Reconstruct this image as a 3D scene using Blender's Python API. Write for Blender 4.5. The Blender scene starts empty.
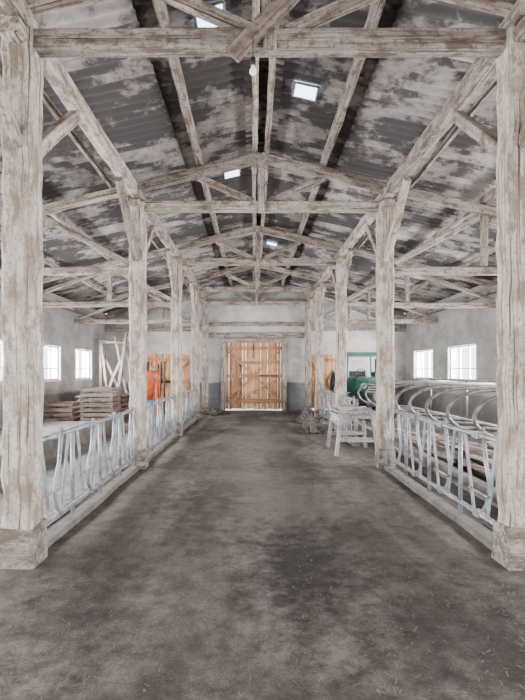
import bpy, math, random
from mathutils import Vector, Matrix
random.seed(7)
R=random.random
U=random.uniform
CX=0.135
CAMZ=1.6
D1=4.2
PL,PR=-1.93,2.22
WL,WR=-6.0,6.2
YB,YF=-4.0,20.5      # back (open) and far wall
SL=0.237
def rz(x,base=3.58): return CAMZ+base-SL*abs(x-CX)

# ---------------------------------------------------------------- mesh builder
class MB:
    def __init__(s): s.v=[];s.f=[];s.m=[];s.g=[];s.r=[];s.sm=[]
    def add(s,verts,faces,mat=0,gc=None,rnd=None,smooth=False):
        o=len(s.v); rn=R() if rnd is None else rnd
        off=Vector((U(0,50),U(0,50),U(0,50)))
        for i,p in enumerate(verts):
            s.v.append(tuple(p)); g=Vector(gc[i]) if gc else Vector(p)
            s.g.append(g+off); s.r.append(rn)
        for f in faces:
            s.f.append([o+i for i in f]); s.m.append(mat); s.sm.append(smooth)
    def box(s,a,b,mat=0,rnd=None,jit=0.0):
        x0,y0,z0=a;x1,y1,z1=b
        vs=[(x0,y0,z0),(x1,y0,z0),(x1,y1,z0),(x0,y1,z0),(x0,y0,z1),(x1,y0,z1),(x1,y1,z1),(x0,y1,z1)]
        if jit: vs=[(x+U(-jit,jit),y+U(-jit,jit),z+U(-jit,jit)) for x,y,z in vs]
        s.add(vs,[(0,3,2,1),(4,5,6,7),(0,1,5,4),(1,2,6,5),(2,3,7,6),(3,0,4,7)],mat,rnd=rnd)
    def beam(s,p0,p1,w,h,mat=0,jit=0.006,seg=None,up=(0,0,1),ch=0.012,rnd=None,bow=0.0):
        p0=Vector(p0);p1=Vector(p1);d=p1-p0;L=d.length;d.normalize()
        up=Vector(up)
        if abs(d.dot(up))>0.95: up=Vector((0,1,0))
        sx=d.cross(up).normalized();uz=sx.cross(d).normalized()
        n=seg or max(1,int(L/0.35)); c=min(ch,w*.3,h*.3)
        prof=[(-w/2+c,-h/2),(w/2-c,-h/2),(w/2,-h/2+c),(w/2,h/2-c),(w/2-c,h/2),(-w/2+c,h/2),(-w/2,h/2-c),(-w/2,-h/2+c)]
        vs=[];gs=[]
        bx,bz=U(-1,1)*bow,U(-1,1)*bow
        for i in range(n+1):
            t=i/n; c0=p0+d*L*t
            jx,jz=U(-jit,jit),U(-jit,jit)
            b=math.sin(math.pi*t)
            k=1+U(-jit,jit)*4
            for a,bb in prof:
                vs.append(c0+sx*(a*k+jx+bx*b)+uz*(bb*k+jz+bz*b)); gs.append((t*L,a*1.0,bb*1.0))
        fs=[]
        for i in range(n):
            for j in range(8):
                a=i*8+j;b2=i*8+(j+1)%8
                fs.append((a,b2,b2+8,a+8))
        fs.append(tuple(range(7,-1,-1)));fs.append(tuple(n*8+j for j in range(8)))
        s.add(vs,fs,mat,gs,rnd)
    def tube(s,pts,r,mat=0,n=8,rnd=None,closed=False):
        pts=[Vector(p) for p in pts];vs=[];N=len(pts);prev=None
        for i,p in enumerate(pts):
            if closed: t=(pts[(i+1)%N]-pts[i-1])
            else: t=pts[min(i+1,N-1)]-pts[max(i-1,0)]
            t.normalize()
            if prev is None:
                a=Vector((0,0,1)) if abs(t.z)<0.9 else Vector((1,0,0))
                u=t.cross(a).normalized()
            else:
                u=(prev-t*prev.dot(t)).normalized()
            prev=u;w=t.cross(u)
            for j in range(n):
                an=2*math.pi*j/n
                vs.append(p+(u*math.cos(an)+w*math.sin(an))*r)
        fs=[]
        for i in range(N if closed else N-1):
            for j in range(n):
                a=i*n+j;b=i*n+(j+1)%n;c=((i+1)%N)*n
                fs.append((a,b,c+(j+1)%n,c+j))
        if not closed:
            fs.append(tuple(range(n-1,-1,-1)));fs.append(tuple((N-1)*n+j for j in range(n)))
        s.add(vs,fs,mat,rnd=rnd,smooth=True)
    def lathe(s,c,prof,axis='x',n=28,mat=0,smooth=True):
        c=Vector(c);vs=[]
        for i in range(n):
            a=2*math.pi*i/n
            for o,r in prof:
                if axis=='x': vs.append(c+Vector((o,r*math.cos(a),r*math.sin(a))))
                elif axis=='y': vs.append(c+Vector((r*math.cos(a),o,r*math.sin(a))))
                else: vs.append(c+Vector((r*math.cos(a),r*math.sin(a),o)))
        k=len(prof);fs=[]
        for i in range(n):
            for j in range(k-1):
                a=i*k+j;b=((i+1)%n)*k+j
                fs.append((a,a+1,b+1,b))
        s.add(vs,fs,mat,smooth=smooth)
    def done(s,name,mats):
        me=bpy.data.meshes.new(name);me.from_pydata(s.v,[],s.f)
        for m in mats: me.materials.append(m)
        for i,p in enumerate(me.polygons):
            p.material_index=s.m[i];p.use_smooth=s.sm[i]
        a=me.attributes.new('gc','FLOAT_VECTOR','POINT')
        a.data.foreach_set('vector',[c for g in s.g for c in g])
        b=me.attributes.new('rnd','FLOAT','POINT');b.data.foreach_set('value',s.r)
        me.update()
        import bmesh
        bm=bmesh.new();bm.from_mesh(me);bmesh.ops.recalc_face_normals(bm,faces=bm.faces);bm.to_mesh(me);bm.free()
        o=bpy.data.objects.new(name,me);bpy.context.scene.collection.objects.link(o)
        return o

# ---------------------------------------------------------------- materials
def newmat(name):
    m=bpy.data.materials.new(name);m.use_nodes=True
    nt=m.node_tree;b=nt.nodes['Principled BSDF'];return m,nt,b
def N(nt,t,**k):
    n=nt.nodes.new(t)
    for a,v in k.items(): setattr(n,a,v)
    return n
def mapping(nt,src,scale,loc=(0,0,0)):
    mp=N(nt,'ShaderNodeMapping');mp.inputs['Scale'].default_value=scale;mp.inputs['Location'].default_value=loc
    nt.links.new(src,mp.inputs['Vector']);return mp.outputs[0]
def noise(nt,vec,scale,detail=6,rough=.6,dist=0):
    n=N(nt,'ShaderNodeTexNoise');n.inputs['Scale'].default_value=scale;n.inputs['Detail'].default_value=detail
    n.inputs['Roughness'].default_value=rough;n.inputs['Distortion'].default_value=dist
    nt.links.new(vec,n.inputs['Vector']);return n.outputs['Fac']
def ramp(nt,fac,stops):
    r=N(nt,'ShaderNodeValToRGB');e=r.color_ramp.elements
    while len(e)<len(stops): e.new(0.5)
    for i,(p,c) in enumerate(stops):
        e[i].position=p;e[i].color=(c[0],c[1],c[2],1) if hasattr(c,'__len__') else (c,c,c,1)
    nt.links.new(fac,r.inputs[0]);return r.outputs[0]
def mix(nt,fac,a,b,mode='MIX'):
    m=N(nt,'ShaderNodeMix',data_type='RGBA',blend_type=mode)
    for s,v in ((m.inputs[0],fac),(m.inputs[6],a),(m.inputs[7],b)):
        if hasattr(v,'is_linked'): nt.links.new(v,s)
        elif hasattr(v,'__len__'): s.default_value=(v[0],v[1],v[2],1)
        else: s.default_value=v
    return m.outputs[2]
def math_(nt,op,a,b_=None,c=None):
    m=N(nt,'ShaderNodeMath',operation=op)
    for i,v in enumerate((a,b_,c)):
        if v is None: continue
        if hasattr(v,'is_linked'): nt.links.new(v,m.inputs[i])
        else: m.inputs[i].default_value=v
    return m.outputs[0]
def bump(nt,b,h,st=.3,dist=.02):
    bp=N(nt,'ShaderNodeBump');bp.inputs['Strength'].default_value=st;bp.inputs['Distance'].default_value=dist
    nt.links.new(h,bp.inputs['Height']);nt.links.new(bp.outputs[0],b.inputs['Normal'])
def attr(nt,name,out):
    a=N(nt,'ShaderNodeAttribute');a.attribute_name=name;return a.outputs[out]
def pos(nt): return N(nt,'ShaderNodeNewGeometry').outputs['Position']

def wood(name,light,mid,dark,thr=.5,st=(1.2,14,14),rough=.85,var=.25,amt=.8):
    m,nt,b=newmat(name)
    g=attr(nt,'gc','Vector')
    grain=noise(nt,mapping(nt,g,st),1.0,8,.65)
    blot=noise(nt,mapping(nt,g,(2.2,5,5)),1.5,8,.72)
    col=ramp(nt,grain,[(0.38,mid),(0.58,light)])
    f=ramp(nt,blot,[(thr-.05,0.0),(thr+.05,amt)])
    col=mix(nt,f,col,dark)
    streak=noise(nt,mapping(nt,g,(1.0,30,30)),1.3,5,.7)
    f3=ramp(nt,streak,[(.52,0.0),(.62,.7)])
    col=mix(nt,f3,col,dark)
    crack=noise(nt,mapping(nt,g,(.7,45,45)),1.0,3,.5)
    f4=ramp(nt,crack,[(.63,0.0),(.67,.9)])
    col=mix(nt,f4,col,tuple(x*.35 for x in dark))
    fine=noise(nt,g,24,5,.75)
    f2=ramp(nt,fine,[(.52,0.0),(.64,.75)])
    col=mix(nt,f2,col,dark)
    rv=ramp(nt,attr(nt,'rnd','Fac'),[(0,1-var),(1,1.0)])
    col=mix(nt,1.0,col,rv,'MULTIPLY')
    nt.links.new(col,b.inputs['Base Color']);b.inputs['Roughness'].default_value=rough
    b.inputs['Specular IOR Level'].default_value=.2
    bump(nt,b,math_(nt,'ADD',grain,blot),.9,.03)
    return m
def plain(name,c,rough=.6,metal=0,nz=.25,scale=6):
    m,nt,b=newmat(name)
    f=noise(nt,pos(nt),scale,6,.65)
    col=ramp(nt,f,[(.35,tuple(x*(1-nz) for x in c)),(.65,c)])
    nt.links.new(col,b.inputs['Base Color']);b.inputs['Roughness'].default_value=rough;b.inputs['Metallic'].default_value=metal
    return m

M_white=wood('whitewashed_timber',(.61,.54,.48),(.39,.32,.27),(.15,.10,.075),.54,var=.38)
M_post=wood('limewashed_post',(.60,.54,.48),(.42,.355,.305),(.20,.145,.105),.53,(2.2,7,7),var=.18,amt=.75)
M_base=wood('stained_post_foot',(.46,.41,.36),(.31,.26,.22),(.13,.10,.08),.50,(2.2,7,7),var=.15,amt=.8)
M_board=wood('grey_board',(.34,.28,.245),(.22,.17,.145),(.09,.065,.05),.55)
M_door=wood('pine_boards',(.95,.56,.32),(.75,.40,.21),(.42,.21,.10),.58,(1,10,10),.8,.45)
M_dark=wood('dark_old_boards',(.16,.11,.08),(.09,.065,.05),(.05,.035,.03),.55)
M_galv=plain('galvanised_steel',(.40,.42,.44),.45,.3,.65,7)
M_rust=plain('worn_grey_tube',(.25,.225,.22),.5,.3,.6,7)
M_winf=plain('window_frame_paint',(.75,.76,.78),.5)
M_rubber=plain('tyre_rubber',(.03,.03,.032),.85)
M_green=plain('green_paint',(.025,.15,.10),.4,0,.4,3)
M_yel=plain('rim_paint',(.45,.4,.28),.5)
M_black=plain('black_metal',(.03,.03,.03),.5)
M_orange=plain('orange_paint',(.62,.12,.03),.45,0,.4,5)
M_blue=plain('faded_blue_paint',(.16,.22,.32),.5,0,.3,5)
M_white2=wood('white_painted_planks',(.58,.56,.54),(.43,.40,.38),(.2,.17,.15),.56)
M_lean=wood('leaned_timber',(.48,.42,.37),(.32,.26,.22),(.14,.10,.08),.54)

def mk_roof():
    m,nt,b=newmat('fibre_cement_sheet')
    p=pos(nt)
    base=noise(nt,mapping(nt,p,(1.2,1.2,1.2)),2.0,8,.7)
    col=ramp(nt,base,[(.32,(.22,.20,.19)),(.5,(.34,.305,.285)),(.68,(.46,.42,.39))])
    g=attr(nt,'gc','Vector')
    s=noise(nt,mapping(nt,g,(1.0,1.3,.4)),1.5,10,.72,.15)
    s2=noise(nt,mapping(nt,p,(.6,.9,.1)),1.1,8,.65)
    mm=math_(nt,'MULTIPLY',math_(nt,'ADD',s,s2),.5)
    f=ramp(nt,mm,[(.475,0.0),(.515,.93)])
    col=mix(nt,f,col,(.030,.026,.028))
    halo=ramp(nt,mm,[(.43,0.0),(.5,.5)])
    col=mix(nt,halo,col,(.07,.06,.06))
    rv=ramp(nt,attr(nt,'rnd','Fac'),[(0,.65),(1,1.15)])
    col=mix(nt,1.0,col,rv,'MULTIPLY')
    nt.links.new(col,b.inputs['Base Color']);b.inputs['Roughness'].default_value=.9
    return m
M_roof=mk_roof()

def mk_floor(name,c0,c1,c2,patches=False):
    m,nt,b=newmat(name)
    p=pos(nt)
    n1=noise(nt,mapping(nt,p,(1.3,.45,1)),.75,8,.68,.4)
    n2=noise(nt,p,5,8,.72)
    n3=noise(nt,p,70,4,.8)
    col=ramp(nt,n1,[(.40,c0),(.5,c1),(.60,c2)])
    if patches:
        blobs=[((.0,10.5,1.0,.14),.75,(.33,.29,.255)),((.1,6.3,1.1,.5),.5,(.30,.26,.23)),  # paler patches along mid-aisle
               ((.42,4.15,1.3,.55),.95,(.05,.041,.035)),((-.5,6.0,1.6,.5),.6,(.06,.05,.042)),((1.35,3.0,1.2,.7),.65,(.055,.045,.038)),  # centre damp stain, then darker patches
               ((-1.2,3.3,1.5,.8),.55,(.055,.045,.038)),((.6,8.6,1.6,.45),.55,(.07,.06,.05)),((.1,1.9,.35,.8),.6,(.07,.058,.05))]  # darker patches, the last one broad across the foreground
        for (dx,dy,sx,sy),a,c in blobs:
            v=N(nt,'ShaderNodeVectorMath',operation='LENGTH')
            nt.links.new(mapping(nt,p,(sx,sy,0),(-dx*sx,-dy*sy,0)),v.inputs[0])
            q=math_(nt,'MULTIPLY_ADD',n2,1.5,v.outputs['Value'])
            f=ramp(nt,math_(nt,'MULTIPLY',q,.5),[(.50,a),(.80,0)])
            col=mix(nt,f,col,c)
    d=ramp(nt,n2,[(.35,.6),(.65,1.15)])
    col=mix(nt,1,col,d,'MULTIPLY')
    d=ramp(nt,n3,[(.35,.6),(.7,1.25)])
    col=mix(nt,1,col,d,'MULTIPLY')
    nt.links.new(col,b.inputs['Base Color']);b.inputs['Roughness'].default_value=.92
    b.inputs['Specular IOR Level'].default_value=.25
    bump(nt,b,math_(nt,'ADD',math_(nt,'MULTIPLY',n2,2.5),n3),1.0,.04)
    return m
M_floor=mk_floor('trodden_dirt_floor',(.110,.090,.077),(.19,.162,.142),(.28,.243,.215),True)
M_floor2=mk_floor('window_lit_concrete',(.33,.30,.28),(.46,.43,.41),(.58,.55,.52))  # left-side concrete, window light on it put into the pale colour
M_floor3=mk_floor('pen_floor',(.09,.07,.067),(.15,.125,.12),(.24,.21,.195))

def mk_plaster(name,top,bot,zs):
    m,nt,b=newmat(name)
    p=pos(nt);n1=noise(nt,p,1.6,8,.7);n2=noise(nt,mapping(nt,p,(1,1,1.6)),1.2,6,.65)
    sp=N(nt,'ShaderNodeSeparateXYZ');nt.links.new(p,sp.inputs[0])
    a=math_(nt,'MULTIPLY_ADD',n1,.25,sp.outputs[2])
    mr=N(nt,'ShaderNodeMapRange');nt.links.new(a,mr.inputs[0]);mr.inputs[1].default_value=zs+.1;mr.inputs[2].default_value=zs+.16
    col=mix(nt,mr.outputs[0],bot,top)
    d=ramp(nt,n2,[(.35,.66),(.62,1.05)]);col=mix(nt,1,col,d,'MULTIPLY')
    nt.links.new(col,b.inputs['Base Color']);b.inputs['Roughness'].default_value=.9
    bump(nt,b,n1,.2,.02);return m
M_pside=mk_plaster('grey_plaster',(.38,.37,.36),(.23,.22,.215),.9)
M_pfar=mk_plaster('white_plaster',(.62,.60,.575),(.23,.24,.255),1.12)
M_conc=plain('rough_concrete',(.20,.18,.16),.95,0,.5,5)
def emit(name,c,s):
    m,nt,b=newmat(name);b.inputs['Base Color'].default_value=(*c,1)
    b.inputs['Emission Color'].default_value=(*c,1);b.inputs['Emission Strength'].default_value=s;return m
M_sky=emit('skylight_panel',(.56,.76,1.0),6)

# ---------------------------------------------------------------- floor
def grid_floor(name,x0,x1,mat,y0=YB,y1=YF,amp=.012,st=.25):
    nx=int((x1-x0)/st)+1;ny=int((y1-y0)/st)+1;b=MB();vs=[];fs=[]
    for j in range(ny+1):
        for i in range(nx+1):
            x=x0+(x1-x0)*i/nx;y=y0+(y1-y0)*j/ny
            vs.append((x,y,-amp*abs(math.sin(x*1.7+y*.9)*math.cos(y*1.3-x))-R()*amp*.3))
    for j in range(ny):
        for i in range(nx):
            a=j*(nx+1)+i;fs.append((a,a+1,a+nx+2,a+nx+1))
    b.add(vs,fs,0,smooth=True);return b.done(name,[mat])
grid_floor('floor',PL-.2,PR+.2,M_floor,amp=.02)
grid_floor('floor_side',WL,PL-.2,M_floor2)
grid_floor('floor_pen',PR+.2,WR,M_floor3)

# ---------------------------------------------------------------- side walls with window openings
WZ0,WZ1=1.32,2.36
def side_wall(name,x,th,centres,ww,side):
    b=MB();top=rz(x,3.78);xa,xb=(x-th,x) if side<0 else (x,x+th)
    b.box((xa,YB,-.1),(xb,YF+.2,WZ0));b.box((xa,YB,WZ1),(xb,YF+.2,top))
    ys=YB
    for c in sorted(centres):
        b.box((xa,ys,WZ0),(xb,c-ww/2,WZ1));ys=c+ww/2
    b.box((xa,ys,WZ0),(xb,YF+.2,WZ1))
    return b.done(name,[M_pside])
LC=[-.3,2.7,5.7,8.7,11.7,14.75,17.75];RC=[-2.1,1.3,4.7,8.1,11.5,14.9,18.25]
side_wall('wall_left',WL,.3,LC,1.7,-1);side_wall('wall_right',WR,.3,RC,2.0,1)
wi=1
for cs,x,ww in ((LC,WL-.12,1.7),(RC,WR+.12,2.0)):
    for c in cs:
        b=MB();t=.05;y0,y1=c-ww/2,c+ww/2
        b.box((x-.03,y0,WZ0),(x+.03,y1,WZ0+t));b.box((x-.03,y0,WZ1-t),(x+.03,y1,WZ1))
        for k in range(4):
            yy=y0+t/2+(ww-t)*k/3;b.box((x-.03,yy-t/2,WZ0),(x+.03,yy+t/2,WZ1))
        b.box((x-.015,y0,WZ0+.34),(x+.015,y1,WZ0+.37))
        b.box((x-.14 if x>0 else x+.02,y0-.03,WZ0-.04),(x-.02 if x>0 else x+.14,y1+.03,WZ0+.0))
        b.done('window_%d'%wi,[M_winf]);wi+=1

# ---------------------------------------------------------------- far wall
DX0,DX1,DZ=-1.15,1.2,2.78
b=MB()
def gab(x0,x1,z0):
    n=6
    for i in range(n):
        a=x0+(x1-x0)*i/n;c=x0+(x1-x0)*(i+1)/n
        za,zc=rz(a,3.86),rz(c,3.86)
        vs=[(a,YF,z0),(c,YF,z0),(c,YF+.3,z0),(a,YF+.3,z0),(a,YF,za),(c,YF,zc),(c,YF+.3,zc),(a,YF+.3,za)]
        b.add(vs,[(0,3,2,1),(4,5,6,7),(0,1,5,4),(1,2,6,5),(2,3,7,6),(3,0,4,7)])
gab(WL,-4.4,-.1);gab(-4.4,-2.6,2.3);gab(-2.6,DX0,-.1);gab(DX0,CX,DZ);gab(CX,DX1,DZ);gab(DX1,2.35,-.1);gab(2.35,3.7,2.3);gab(3.7,WR,-.1)
b.done('wall_far',[M_pfar])
b=MB()
b.beam((-2.0,YF-.07,3.05),(2.3,YF-.07,3.05),.14,.2)
b.beam((-2.0,YF-.07,3.5),(2.3,YF-.07,3.5),.12,.14)
b.beam((DX0-.1,YF-.06,0),(DX0-.1,YF-.06,2.95),.14,.12);b.beam((DX1+.1,YF-.06,0),(DX1+.1,YF-.06,2.95),.14,.12)
b.beam((DX0-.15,YF-.06,DZ+.07),(DX1+.15,YF-.06,DZ+.07),.14,.16)
b.done('trim_1',[M_white])

def plankdoor(name,x0,x1,z1,y,wicket=False,brace=True):
    b=MB();x=x0+.01
    while x<x1-.02:
        w=min(U(.11,.16),x1-.005-x);zt=z1-U(0,.01);zb=U(.02,.07)
        b.beam((x+w/2,y,zb),(x+w/2,y,zt),w,.03,0,jit=.001,up=(0,1,0),ch=.003,seg=2)
        x+=w+(U(.006,.012) if R()<.35 else .001)
    xm=(x0+x1)/2
    if brace:
        for a,c in ((x0,xm-.02),(xm+.02,x1)):
            for z in (.35,z1*.5,z1-.25): b.beam((a+.03,y-.045,z),(c-.03,y-.045,z),.06,.13,0,jit=.002,ch=.004,rnd=.1)
            s=1 if a==x0 else -1
            o,i=(a+.08,c-.08) if s>0 else (c-.08,a+.08)
            b.beam((o,y-.05,z1-.32),(i,y-.05,z1*.5+.1),.06,.12,0,jit=.002,ch=.004,up=(0,1,0),rnd=.1)
            b.beam((o,y-.05,.42),(i,y-.05,z1*.5-.08),.06,.12,0,jit=.002,ch=.004,up=(0,1,0),rnd=.1)
    if wicket:
        wx0,wx1,wz=x0+.55,x1-.08,2.05
        for z in (.4,1.42,wz-.1): b.beam((wx0,y-.075,z),(wx1,y-.075,z),.06,.13,0,ch=.004,jit=.002,rnd=.0)
        for xx in (wx0,wx1-.05): b.beam((xx,y-.075,.1),(xx,y-.075,wz),.09,.06,0,ch=.004,jit=.002,up=(0,1,0),rnd=.0)
        b.beam((wx0+.1,y-.08,.5),(wx1-.1,y-.08,1.32),.05,.12,0,ch=.004,jit=.002,up=(0,1,0))
        b.box((wx0+.9,y-.13,1.38),(wx1-.1,y-.10,1.43),1)
        b.box((wx1-.03,y-.1,.1),(wx1,y-.05,2.0),1)
        b.box((xm-.012,y-.06,2.1),(xm+.012,y-.02,z1-.03),1)
    return b.done(name,[M_door,M_black])
plankdoor('door_1',DX0,DX1,DZ,YF+.1,True)
plankdoor('door_2',-4.4,-2.6,2.3,YF+.1)
plankdoor('door_3',2.35,3.7,2.3,YF+.1)

# ---------------------------------------------------------------- posts (with knee braces)
post_ys=[D1*k for k in (1,2,3,4)]+[20.2]
ZP=CAMZ+2.93
for y in post_ys:
    for x in (PL,PR):
        b=MB();s=.25
        b.beam((x,y,.25),(x+U(-.01,.01),y,ZP-.12),s,s,0,jit=.010,seg=26,up=(0,1,0),ch=.025,rnd=U(.3,1))
        w0,w1=.148,.136
        vs=[(x-w0,y-w0,-.05),(x+w0,y-w0,-.05),(x+w0,y+w0,-.05),(x-w0,y+w0,-.05),(x-w1,y-w1,.32),(x+w1,y-w1,.30),(x+w1,y+w1,.33),(x-w1,y+w1,.3)]
        b.add(vs,[(0,3,2,1),(4,5,6,7),(0,1,5,4),(1,2,6,5),(2,3,7,6),(3,0,4,7)],2)
        b.beam((x,y-.25,ZP-.19),(x,y+.25,ZP-.19),.19,.13,1)
        z0=CAMZ+1.85;z1=ZP-.17
        b.beam((x,y-.12,z0),(x,y-1.22,z1),.10,.12,1)
        if y<20: b.beam((x,y+.12,z0),(x,y+1.22,z1),.10,.12,1)
        b.done('barn_post',[M_post,M_white,M_base])

# ---------------------------------------------------------------- longitudinal timbers
def run(name,x,z,w,h,mat=M_white,y0=YB,y1=YF-.02):
    b=MB();y=y0
    while y<y1:
        e=min(y1,y+4.0)
        b.beam((x,y,z),(x,e,z),w,h,0,jit=.007,bow=.01);y=e
    return b.done(name,[mat])
for x in (PL,PR): run('top_plate_beam',x,ZP,.16,.17)
PB=3.58+.165
for dx in (-3.75,-1.03,1.05,3.75): run('roof_purlin',CX+dx,rz(CX+dx,PB),.10,.13)
for dx in (-2.55,2.55,-5.0,5.0): run('roof_purlin',CX+dx,rz(CX+dx,PB+.02),.07,.09)
run('ridge_beam',CX-.1,rz(CX,PB-.02),.08,.2);run('ridge_beam',CX+.1,rz(CX,PB-.02),.08,.2)
for x in (WL+.12,WR-.12): run('eaves_beam',x,rz(x,3.58)-.12,.16,.16)

# ---------------------------------------------------------------- trusses
for k,y in enumerate([0.0]+post_ys):
    b=MB();yy=y
    for s,xe in ((-1,WL+.05),(1,WR-.05)):
        xm=PL if s<0 else PR
        b.beam((CX,yy,rz(CX)),(xm,yy,rz(xm)),.14,.16,0,bow=.01)
        b.beam((xm,yy,rz(xm)),(xe,yy,rz(xe)),.14,.14,0,bow=.01)
        b.beam((CX+s*.14,yy,CAMZ+2.84),(CX+s*1.05,yy,rz(CX+s*1.05)-.08),.10,.10,0)
        za=CAMZ+1.68
        b.beam((xm,yy,za),(xe,yy,za-.02),.12,.13,0,bow=.015)
        xv=CX+s*3.75
        b.beam((xv,yy,za+.08),(xv,yy,rz(xv)-.08),.10,.10,0)
        b.beam((xm+s*.15,yy,za+.12),(xv-s*.1,yy,rz(xv)-.12),.09,.10,0)
        b.beam((xe-s*.1,yy,za+.1),(xv+s*.1,yy,rz(xv)-.16),.09,.10,0)
    b.beam((PL-.25,yy-.0,CAMZ+2.75),(PR+.25,yy,CAMZ+2.75),.15,.165,0,bow=.015)
    b.beam((CX,yy,CAMZ+2.84),(CX,yy,rz(CX)+.05),.12,.12,0)
    b.beam((CX,yy-.1,CAMZ+2.62),(CX,yy-.1,CAMZ+3.1),.11,.03,0,up=(0,1,0))
    b.done('roof_truss',[M_white])
b=MB()
b.beam((-.17,D1-.15,CAMZ+2.55),(.48,D1-.15,CAMZ+3.22),.15,.05,0,up=(0,1,0))
b.done('nailed_board',[M_board])
b=MB()
bx,by,bz=0.0,D1-.24,CAMZ+2.42
b.tube([(bx,by,bz+.22),(bx,by,bz+.05)],.004,1)
b.lathe((bx,by,bz),[(.06,.001),(.06,.02),(.0,.022),(-.005,.018)],'z',14,1)
b.lathe((bx,by,bz),[(0,.012),(-.02,.016),(-.04,.027),(-.06,.027),(-.075,.014),(-.08,.001)],'z',16,0)
b.done('light_bulb',[emit('bulb_glass',(.9,.85,.75),.5),M_black])

# ---------------------------------------------------------------- roof sheets
b=MB()
RB=3.58+.28
for s in (-1,1):
    L=6.6;row=1.3;nr=int(L/row)+1
    for r in range(nr):
        xa=r*row;xb=min(L,(r+1)*row+.08)
        y=YB
        while y<YF+.3:
            w=min(1.05,YF+.4-y);n=int(w/.03)
            vs=[];fs=[];tilt=U(-.006,.006)
            for i in range(n+1):
                yy=y+w*i/n;wv=.022*math.sin(2*math.pi*yy/.175)
                for t,x in ((0,xa),(1,xb)):
                    vs.append((CX+s*x,yy,CAMZ+RB-SL*x+wv+(.03 if t else 0)+tilt+(.0)))
            for i in range(n): fs.append((2*i,2*i+1,2*i+3,2*i+2))
            b.add(vs,fs,0,smooth=True);y+=w
    b.add([(CX,YB,CAMZ+RB+.09),(CX+s*6.7,YB,CAMZ+RB+.09-SL*6.7),(CX+s*6.7,YF+.5,CAMZ+RB+.09-SL*6.7),(CX,YF+.5,CAMZ+RB+.09)],[(0,1,2,3)],1)  # added opaque layer over the sheets, blocks light leaking at the laps
b.add([(CX-.25,YB,CAMZ+RB+.0-.06),(CX,YB,CAMZ+RB+.0),(CX+.25,YB,CAMZ+RB-.06),(CX-.25,YF+.4,CAMZ+RB-.06),(CX,YF+.4,CAMZ+RB+.0),(CX+.25,YF+.4,CAMZ+RB-.06)],[(0,1,4,3),(1,2,5,4)],0)
b.done('ceiling',[M_roof,M_dark])
sk=[(-.45,5.2),(.69,6.6),(-.39,9.35),(.55,14.6)]
for i,(x,y) in enumerate(sk):
    b=MB();s=1 if x>CX else -1;h=.15
    def pz(xx): return rz(xx,RB)-.045
    vs=[(x-h,y-.17,pz(x-h)),(x+h,y-.17,pz(x+h)),(x+h,y+.17,pz(x+h)),(x-h,y+.17,pz(x-h))]
    b.add(vs+[(a,c,d+.02) for a,c,d in vs],[(0,3,2,1),(4,5,6,7),(0,1,5,4),(1,2,6,5),(2,3,7,6),(3,0,4,7)],0)
    for (p,q) in ((0,1),(1,2),(2,3),(3,0)): b.beam(vs[p],vs[q],.03,.03,1,seg=1)
    b.done('skylight_%d'%(i+1),[M_sky,M_board])

# ---------------------------------------------------------------- feed barriers with kerb
def barrier(x,y0,y1,s,ky0=None):
    b=MB();r=.02
    b.beam((x,ky0 or y0,.0),(x,y1,.0),.14,.10,1,jit=.006)
    b.tube([(x,y0,.97),(x,y1,.97)],.026,0);b.tube([(x,y0,.2),(x,y1,.2)],.026,0)
    for y in (y0+.02,y1-.02): b.tube([(x,y,.05),(x,y,1.0)],.03,0)
    n=max(1,round((y1-y0)/.95));w=(y1-y0)/n
    for i in range(n):
        a=y0+i*w
        if i: b.tube([(x,a,.08),(x,a,1.0)],.024,0)
        q=w/.95
        b.beam((x,a+.14*q,.97),(x,a+.34*q,.2),.06,.012,0,jit=0,ch=.002,up=(1,0,0),seg=2)
        b.beam((x,a+.84*q,.97),(x,a+.62*q,.2),.06,.012,0,jit=0,ch=.002,up=(1,0,0),seg=2)
        k=U(-.03,.08)
        b.tube([(x+.03,a+.52*q+k,1.04),(x+.03,a+.46*q+k,.72),(x+.03,a+.36*q+k*.5,.5),(x+.03,a+.42*q,.3),(x+.03,a+.52*q,.2)],r,0)
        b.box((x-.035,a+.46*q,.94),(x+.035,a+.6*q,1.0),0);b.box((x-.035,a+.46*q,.17),(x+.035,a+.58*q,.23),0)
        b.tube([(x-.025,a+.28*q,.42),(x-.025,a+.68*q,.42)],.013,0)
    return b.done('headlock_feed_barrier',[M_galv,M_conc])
for x,s in ((PL,-1),(PR,1)):
    for k in (1,2,3):
        if s>0 and k==2: barrier(x,2*D1+2.3,3*D1-.2,s)
        else: barrier(x,k*D1+.2,(k+1)*D1-.2,s)

# ---------------------------------------------------------------- cubicle dividers (right pen)
def loop(y,xr=6.05,xl=3.05,z1=1.3,z0=.6):
    p=[(xr,y,z1)];rr=(z1-z0)/2
    p.append((xl+rr+.8,y,z1-.01))
    for i in range(0,13):
        a=math.pi/2+math.pi*i/12
        p.append((xl+rr*2+rr*2*math.cos(a),y,(z0+z1)/2+rr*math.sin(a)))
    p.append((xl+rr+1.1,y,z0-.03));p.append((xl+rr+1.7,y,z0-.16));p.append((xr-.5,y,.25));p.append((xr-.42,y,.0))
    return p
b=MB()
y=5.0
while y<15.0:
    b.tube(loop(y),.03,0,8);y+=.95
b.tube([(5.3,4.9,1.36),(5.3,15.0,1.36)],.024,0)
for y in (4.95,9.0,12.4,14.9): b.tube([(5.3,y,0),(5.3,y,1.38)],.03,0)
b.beam((2.95,4.8,.06),(2.95,15.1,.06),.16,.2,1)
b.done('cubicle_divider_rails',[M_rust,M_conc])
b=MB()
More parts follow.
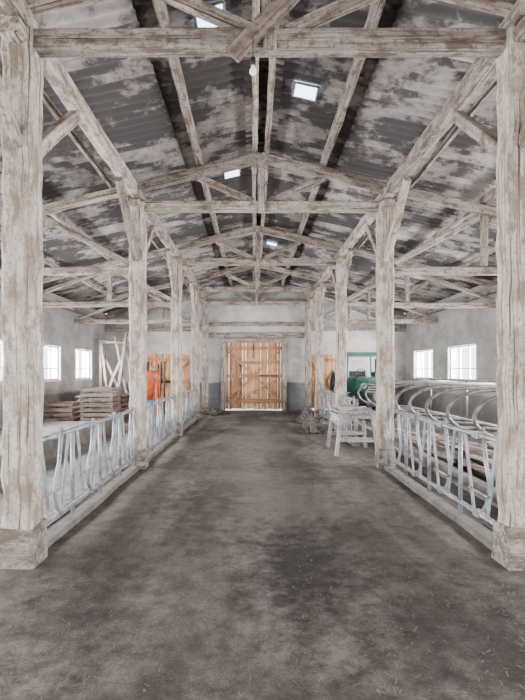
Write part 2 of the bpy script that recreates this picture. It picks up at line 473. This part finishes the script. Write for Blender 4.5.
for i in range(22):
    x=U(3.25,4.1);y=U(5.0,9.5);a=U(-.2,.2);L=U(1.4,2.6);z=.04+i*.014
    b.beam((x,y,z),(max(3.15,x+math.sin(a)*L),y+math.cos(a)*L,z+U(0,.05)),U(.1,.18),.03,0,up=(0,0,1),ch=.003)
b.done('loose_plank_pile',[M_white])

# ---------------------------------------------------------------- white trestle table
def table(cx,cy):
    b=MB();z=.82;w,d=.38,.6
    for i in range(4):
        x=cx-w+.1+i*.19
        b.beam((x,cy-d,z+U(-.01,.01)),(x,cy+d,z),.18,.035,0,ch=.004)
    for sy in (-1,1):
        y=cy+sy*(d-.12)
        b.beam((cx-w+.03,y,z-.07),(cx+w-.03,y,z-.07),.05,.1,0)
        for sx in (-1,1): b.beam((cx+sx*(w-.08),y,z-.06),(cx+sx*(w+.02),y+sy*.06,0),.07,.07,0,up=(0,1,0))
        b.beam((cx-w+.05,y+sy*.03,.3),(cx+w-.05,y+sy*.03,.3),.03,.09,0)
    for sx in (-1,1): b.beam((cx+sx*(w-.04),cy-d+.1,z-.16),(cx+sx*(w-.04),cy+d-.1,z-.16),.03,.2,0)
    b.box((cx-.25,cy-.2,z+.02),(cx+.1,cy+.25,z+.09),0,jit=.01)
    b.beam((cx-.3,cy-.5,z+.04),(cx+.3,cy+.3,z+.05),.1,.03,0)
    return b.done('trestle_table',[M_white2])
table(1.97,9.95)

def heap(name,cx,cy,rx,ry,h,n,mat,lo=.04,hi=.13,b=None,mi=0):
    own=b is None
    b=b or MB()
    for i in range(n):
        a=U(0,6.28);r=math.sqrt(R());x=cx+math.cos(a)*r*rx;y=cy+math.sin(a)*r*ry;s=U(lo,hi)
        z=h*(1-r)*U(.2,1)+s*.4
        q=Matrix.Rotation(U(0,3),3,(R()-.5,R()-.5,R()+.1))
        c=[Vector((i1,j1,k1))*s*.5*U(.7,1.2) for i1 in(-1,1) for j1 in(-1,1) for k1 in(-1,1)]
        c=[q@v+Vector((x,y,z)) for v in c]
        b.add(c,[(0,1,3,2),(4,6,7,5),(0,4,5,1),(2,3,7,6),(0,2,6,4),(1,5,7,3)],mi)
    if own: return b.done(name,[mat])
heap('rubble_heap',1.70,13.5,.3,.75,.3,140,M_conc)
heap('rubble_heap',-1.45,18.8,.25,.6,.25,90,M_conc)
heap('hay_heap',1.7,15.8,.28,.6,.3,120,M_board)

# ---------------------------------------------------------------- left side clutter
b=MB()
for l in range(7):
    z=.03+l*.13
    for i in range(6):
        x=-5.35+i*.24+U(-.03,.03)
        b.beam((x,15.4+U(-.2,.2),z),(x,17.4+U(-.2,.2),z),.2,.05,0,ch=.004)
    if l<6:
        for y in (15.7,16.5,17.1): b.beam((-5.45,y,z+.065),(-4.0,y,z+.065),.07,.08,0,ch=.004)
for i in range(5):
    x=U(-5.2,-4.3);b.beam((x,15.3,.88+i*.03),(x+U(-.4,.4),17.3,.88+i*.03),.14,.03,0,ch=.003)
b.done('timber_stack',[M_board])
def crate(cx,cy,w,d,h):
    b=MB()
    for z in [i*.14+.1 for i in range(int(h/.14))]:
        for sy in (-1,1): b.beam((cx-w/2,cy+sy*d/2,z),(cx+w/2,cy+sy*d/2,z),.02,.1,0,ch=.002)
        for sx in (-1,1): b.beam((cx+sx*w/2,cy-d/2,z),(cx+sx*w/2,cy+d/2,z),.02,.1,0,ch=.002)
    for sx in (-1,1):
        for sy in (-1,1): b.beam((cx+sx*(w/2-.04),cy+sy*(d/2-.04),0),(cx+sx*(w/2-.04),cy+sy*(d/2-.04),h),.06,.06,0,ch=.002)
    b.box((cx-w/2,cy-d/2,.04),(cx+w/2,cy+d/2,.07))
    return b.done('slatted_crate',[M_board])
crate(-4.35,14.3,.9,.8,1.15);crate(-5.4,14.2,.8,.8,.75)
b=MB()
for x in (-5.75,-4.35): b.beam((x,18.9,0),(x,18.9,2.75),.1,.1,0)
b.beam((-5.85,18.9,2.7),(-4.2,18.9,2.7),.1,.1,0)
for (x0,x1,z1) in ((-4.4,-5.2,2.9),(-5.6,-4.6,2.95),(-5.0,-4.75,3.0),(-4.25,-4.75,2.7),(-5.2,-5.7,2.6),(-4.5,-5.6,2.2)):
    b.beam((x0,18.1+U(-.1,.1),.03),(x1,18.8,z1),.09,.05,0,up=(0,1,0))
b.done('leaning_timber_frame',[M_lean])
b=MB()
for i in range(9):
    x=-3.55+U(-.35,.35);b.beam((x,17.95+U(0,.1),.03),(x+U(-.1,.1),18.3,U(1.6,2.0)),.16,.04,0,up=(1,0,0))
b.beam((-4.0,18.35,1.2),(-2.9,18.35,1.2),.1,.1,0)
for x in (-3.95,-2.95): b.beam((x,18.35,0),(x,18.35,1.9),.1,.1,0)
b.done('dark_board_rack',[M_dark])
b=MB()
b.beam((-4.9,YB,.11),(-4.9,13.6,.11),1.9,.26,0,jit=.006,ch=.03)
b.beam((-3.82,YB,.13),(-3.82,13.6,.13),.18,.42,1,jit=.006,ch=.03)
b.done('concrete_platform',[M_floor2,M_conc])

b=MB();cx,cy=-3.1,14.9
b.lathe((cx,cy,1.3),[(-.6,.06),(-.55,.10),(.1,.30),(.3,.31),(.31,.28),(.1,.27),(-.5,.08)],'z',24,0)
for sx in (-1,1):
    b.beam((cx+sx*.3,cy-.35,.0),(cx+sx*.2,cy,2.0),.07,.07,0,up=(0,1,0));b.beam((cx+sx*.3,cy+.4,.0),(cx+sx*.2,cy,2.0),.07,.07,0,up=(0,1,0))
b.beam((cx-.3,cy,1.98),(cx+.3,cy,1.98),.09,.09,0)
b.beam((cx-.35,cy-.2,.5),(cx+.35,cy-.2,.5),.1,.1,1);b.box((cx-.2,cy-.25,.35),(cx+.2,cy+.2,.75),1,jit=.01)
b.lathe((cx,cy,.3),[(-.03,.001),(-.03,.34),(.02,.34),(.02,.001)],'z',24,1)
b.done('orange_spreader',[M_orange,M_blue])

# ---------------------------------------------------------------- tractor (facing camera)
def tyre(b,cx,cy,r,w,rim):
    b.lathe((cx,cy,r),[(-w/2,rim),(-w/2,r*.85),(-w/2*.8,r*.96),(0,r*.98),(w/2*.8,r*.96),(w/2,r*.85),(w/2,rim)],'x',32,1)
    b.lathe((cx,cy,r),[(-w/2*.7,rim+.01),(-w*.3,rim*.9),(-w*.1,rim*.5),(-w*.15,.08),(-w*.3,.07),(-w*.3,.001)],'x',24,2)
    b.lathe((cx,cy,r),[(w/2*.7,rim+.01),(w*.3,rim*.9),(w*.1,rim*.5),(w*.15,.08),(w*.3,.07),(w*.3,.001)],'x',24,2)
    n=22
    for i in range(n):
        a=2*math.pi*i/n
        for s in (-1,1):
            a2=a+(.07 if s>0 else -.07)+.14
            p0=(cx+s*w*.03,cy+math.cos(a)*r*.985,r+math.sin(a)*r*.985);p1=(cx+s*w*.47,cy+math.cos(a2)*r*.93,r+math.sin(a2)*r*.93)
            b.beam(p0,p1,.04,.05,1,jit=0,seg=1,ch=.004)
def tractor(cx,cy):
    b=MB()
    for s in (-1,1):
        tyre(b,cx+s*.75,cy+1.0,.72,.38,.38);tyre(b,cx+s*.62,cy-.95,.44,.24,.24)
        pts=[(cx+s*.75,cy+1.0+math.cos(a)*.82,.74+math.sin(a)*.82) for a in [math.radians(t) for t in range(10,171,16)]]
        for p,q in zip(pts[:-1],pts[1:]): b.beam(p,q,.42,.03,0,jit=0,seg=1,ch=.003)
    b.box((cx-.22,cy-1.2,.45),(cx+.22,cy+1.2,.85),3)
    b.beam((cx-.62,cy-.95,.46),(cx+.62,cy-.95,.46),.1,.1,3)
    b.beam((cx,cy-1.4,1.08),(cx,cy+.25,1.15),.56,.52,0,jit=0,ch=.1,seg=3)
    b.box((cx-.24,cy-1.43,.86),(cx+.24,cy-1.40,1.28),3)
    for z in (.92,1.0,1.08,1.16): b.box((cx-.22,cy-1.45,z),(cx+.22,cy-1.42,z+.02),2)
    for s in (-1,1): b.lathe((cx+s*.36,cy-1.38,1.12),[(-.06,.07),(-.03,.09),(.05,.08),(.06,.001)],'y',16,4)
    b.tube([(cx+.2,cy-.7,1.35),(cx+.2,cy-.7,2.0)],.035,3)
    for sx in (-1,1):
        b.beam((cx+sx*.58,cy+.3,1.0),(cx+sx*.52,cy+.38,2.15),.07,.07,0,jit=0);b.beam((cx+sx*.58,cy+1.45,1.0),(cx+sx*.52,cy+1.4,2.15),.07,.07,0,jit=0)
        b.beam((cx+sx*.56,cy+.35,1.55),(cx+sx*.56,cy+1.4,1.55),.04,.05,0,jit=0)
        b.box((cx+sx*.58-.02,cy+.3,.75),(cx+sx*.58+.02,cy+1.45,1.3),0)
    b.beam((cx,cy+.2,2.2),(cx,cy+1.55,2.2),1.25,.13,0,jit=0,ch=.04)
    b.box((cx-.56,cy+.3,.85),(cx+.56,cy+.34,1.4),0)
    b.box((cx-.3,cy+.95,.9),(cx+.3,cy+1.35,1.1),3);b.box((cx-.3,cy+1.3,1.1),(cx+.3,cy+1.38,1.6),3)
    b.tube([(cx,cy+.45,1.2),(cx,cy+.62,1.5)],.02,3)
    b.tube([(cx+.19*math.cos(t*.5),cy+.62+.05*math.sin(t*.5),1.5+.17*math.sin(t*.5)) for t in range(13)],.015,3,closed=True)
    return b.done('green_tractor',[M_green,M_rubber,M_yel,M_black,M_winf])
tractor(3.9,17.4)

# ---------------------------------------------------------------- straw and grit on floor
b=MB()
for i in range(3000):
    x=U(-1.65,1.95);y=2.0+R()**1.7*12;
    if R()<.35: x=PL+.3+abs(random.gauss(0,.3)) if R()<.5 else PR-.3-abs(random.gauss(0,.3))
    a=U(0,3.14);L=U(.005,.022);dx,dy=math.cos(a)*L,math.sin(a)*L;w=.0013;z=.002
    nx,ny=-math.sin(a)*w,math.cos(a)*w
    b.add([(x-dx+nx,y-dy+ny,z),(x-dx-nx,y-dy-ny,z),(x+dx-nx,y+dy-ny,z+.004),(x+dx+nx,y+dy+ny,z+.004)],[(0,1,2,3)],0)
heap('',.1,5.0,1.7,3.2,.0,350,None,.004,.012,b,1)
b.done('floor_litter',[plain('straw',(.30,.265,.215),.9),plain('dry_clod',(.12,.10,.088),.95)])

b=MB();b.add([(-60,-60,-.15),(60,-60,-.15),(60,80,-.15),(-60,80,-.15)],[(0,1,2,3)],0);b.done('ground',[plain('outside_ground',(.45,.45,.42),.95)])

# ---------------------------------------------------------------- world and lights
w=bpy.data.worlds.new('World');bpy.context.scene.world=w;w.use_nodes=True
bg=w.node_tree.nodes['Background'];bg.inputs[0].default_value=(.96,.965,.99,1);bg.inputs[1].default_value=4.6
def area(name,loc,rot,sx,sy,e,c=(1,1,1)):
    l=bpy.data.lights.new(name,'AREA');l.shape='RECTANGLE';l.size=sx;l.size_y=sy;l.energy=e;l.color=c
    o=bpy.data.objects.new(name,l);o.location=loc;o.rotation_euler=rot;bpy.context.scene.collection.objects.link(o)
for c in LC: area('window_daylight',(WL-.35,c,1.84),(0,-math.pi/2,0),1.0,1.6,520,(.99,.99,1))
for c in RC: area('window_daylight',(WR+.35,c,1.84),(0,math.pi/2,0),1.0,1.9,520,(.99,.99,1))

cam=bpy.data.cameras.new('camera');co=bpy.data.objects.new('camera',cam);bpy.context.scene.collection.objects.link(co)
co.location=(0,0,CAMZ);co.rotation_euler=(math.pi/2,0,0)
cam.sensor_width=36;cam.lens=500/700*36;cam.shift_x=9.5/700;cam.shift_y=21/700;cam.clip_start=.05
bpy.context.scene.camera=co
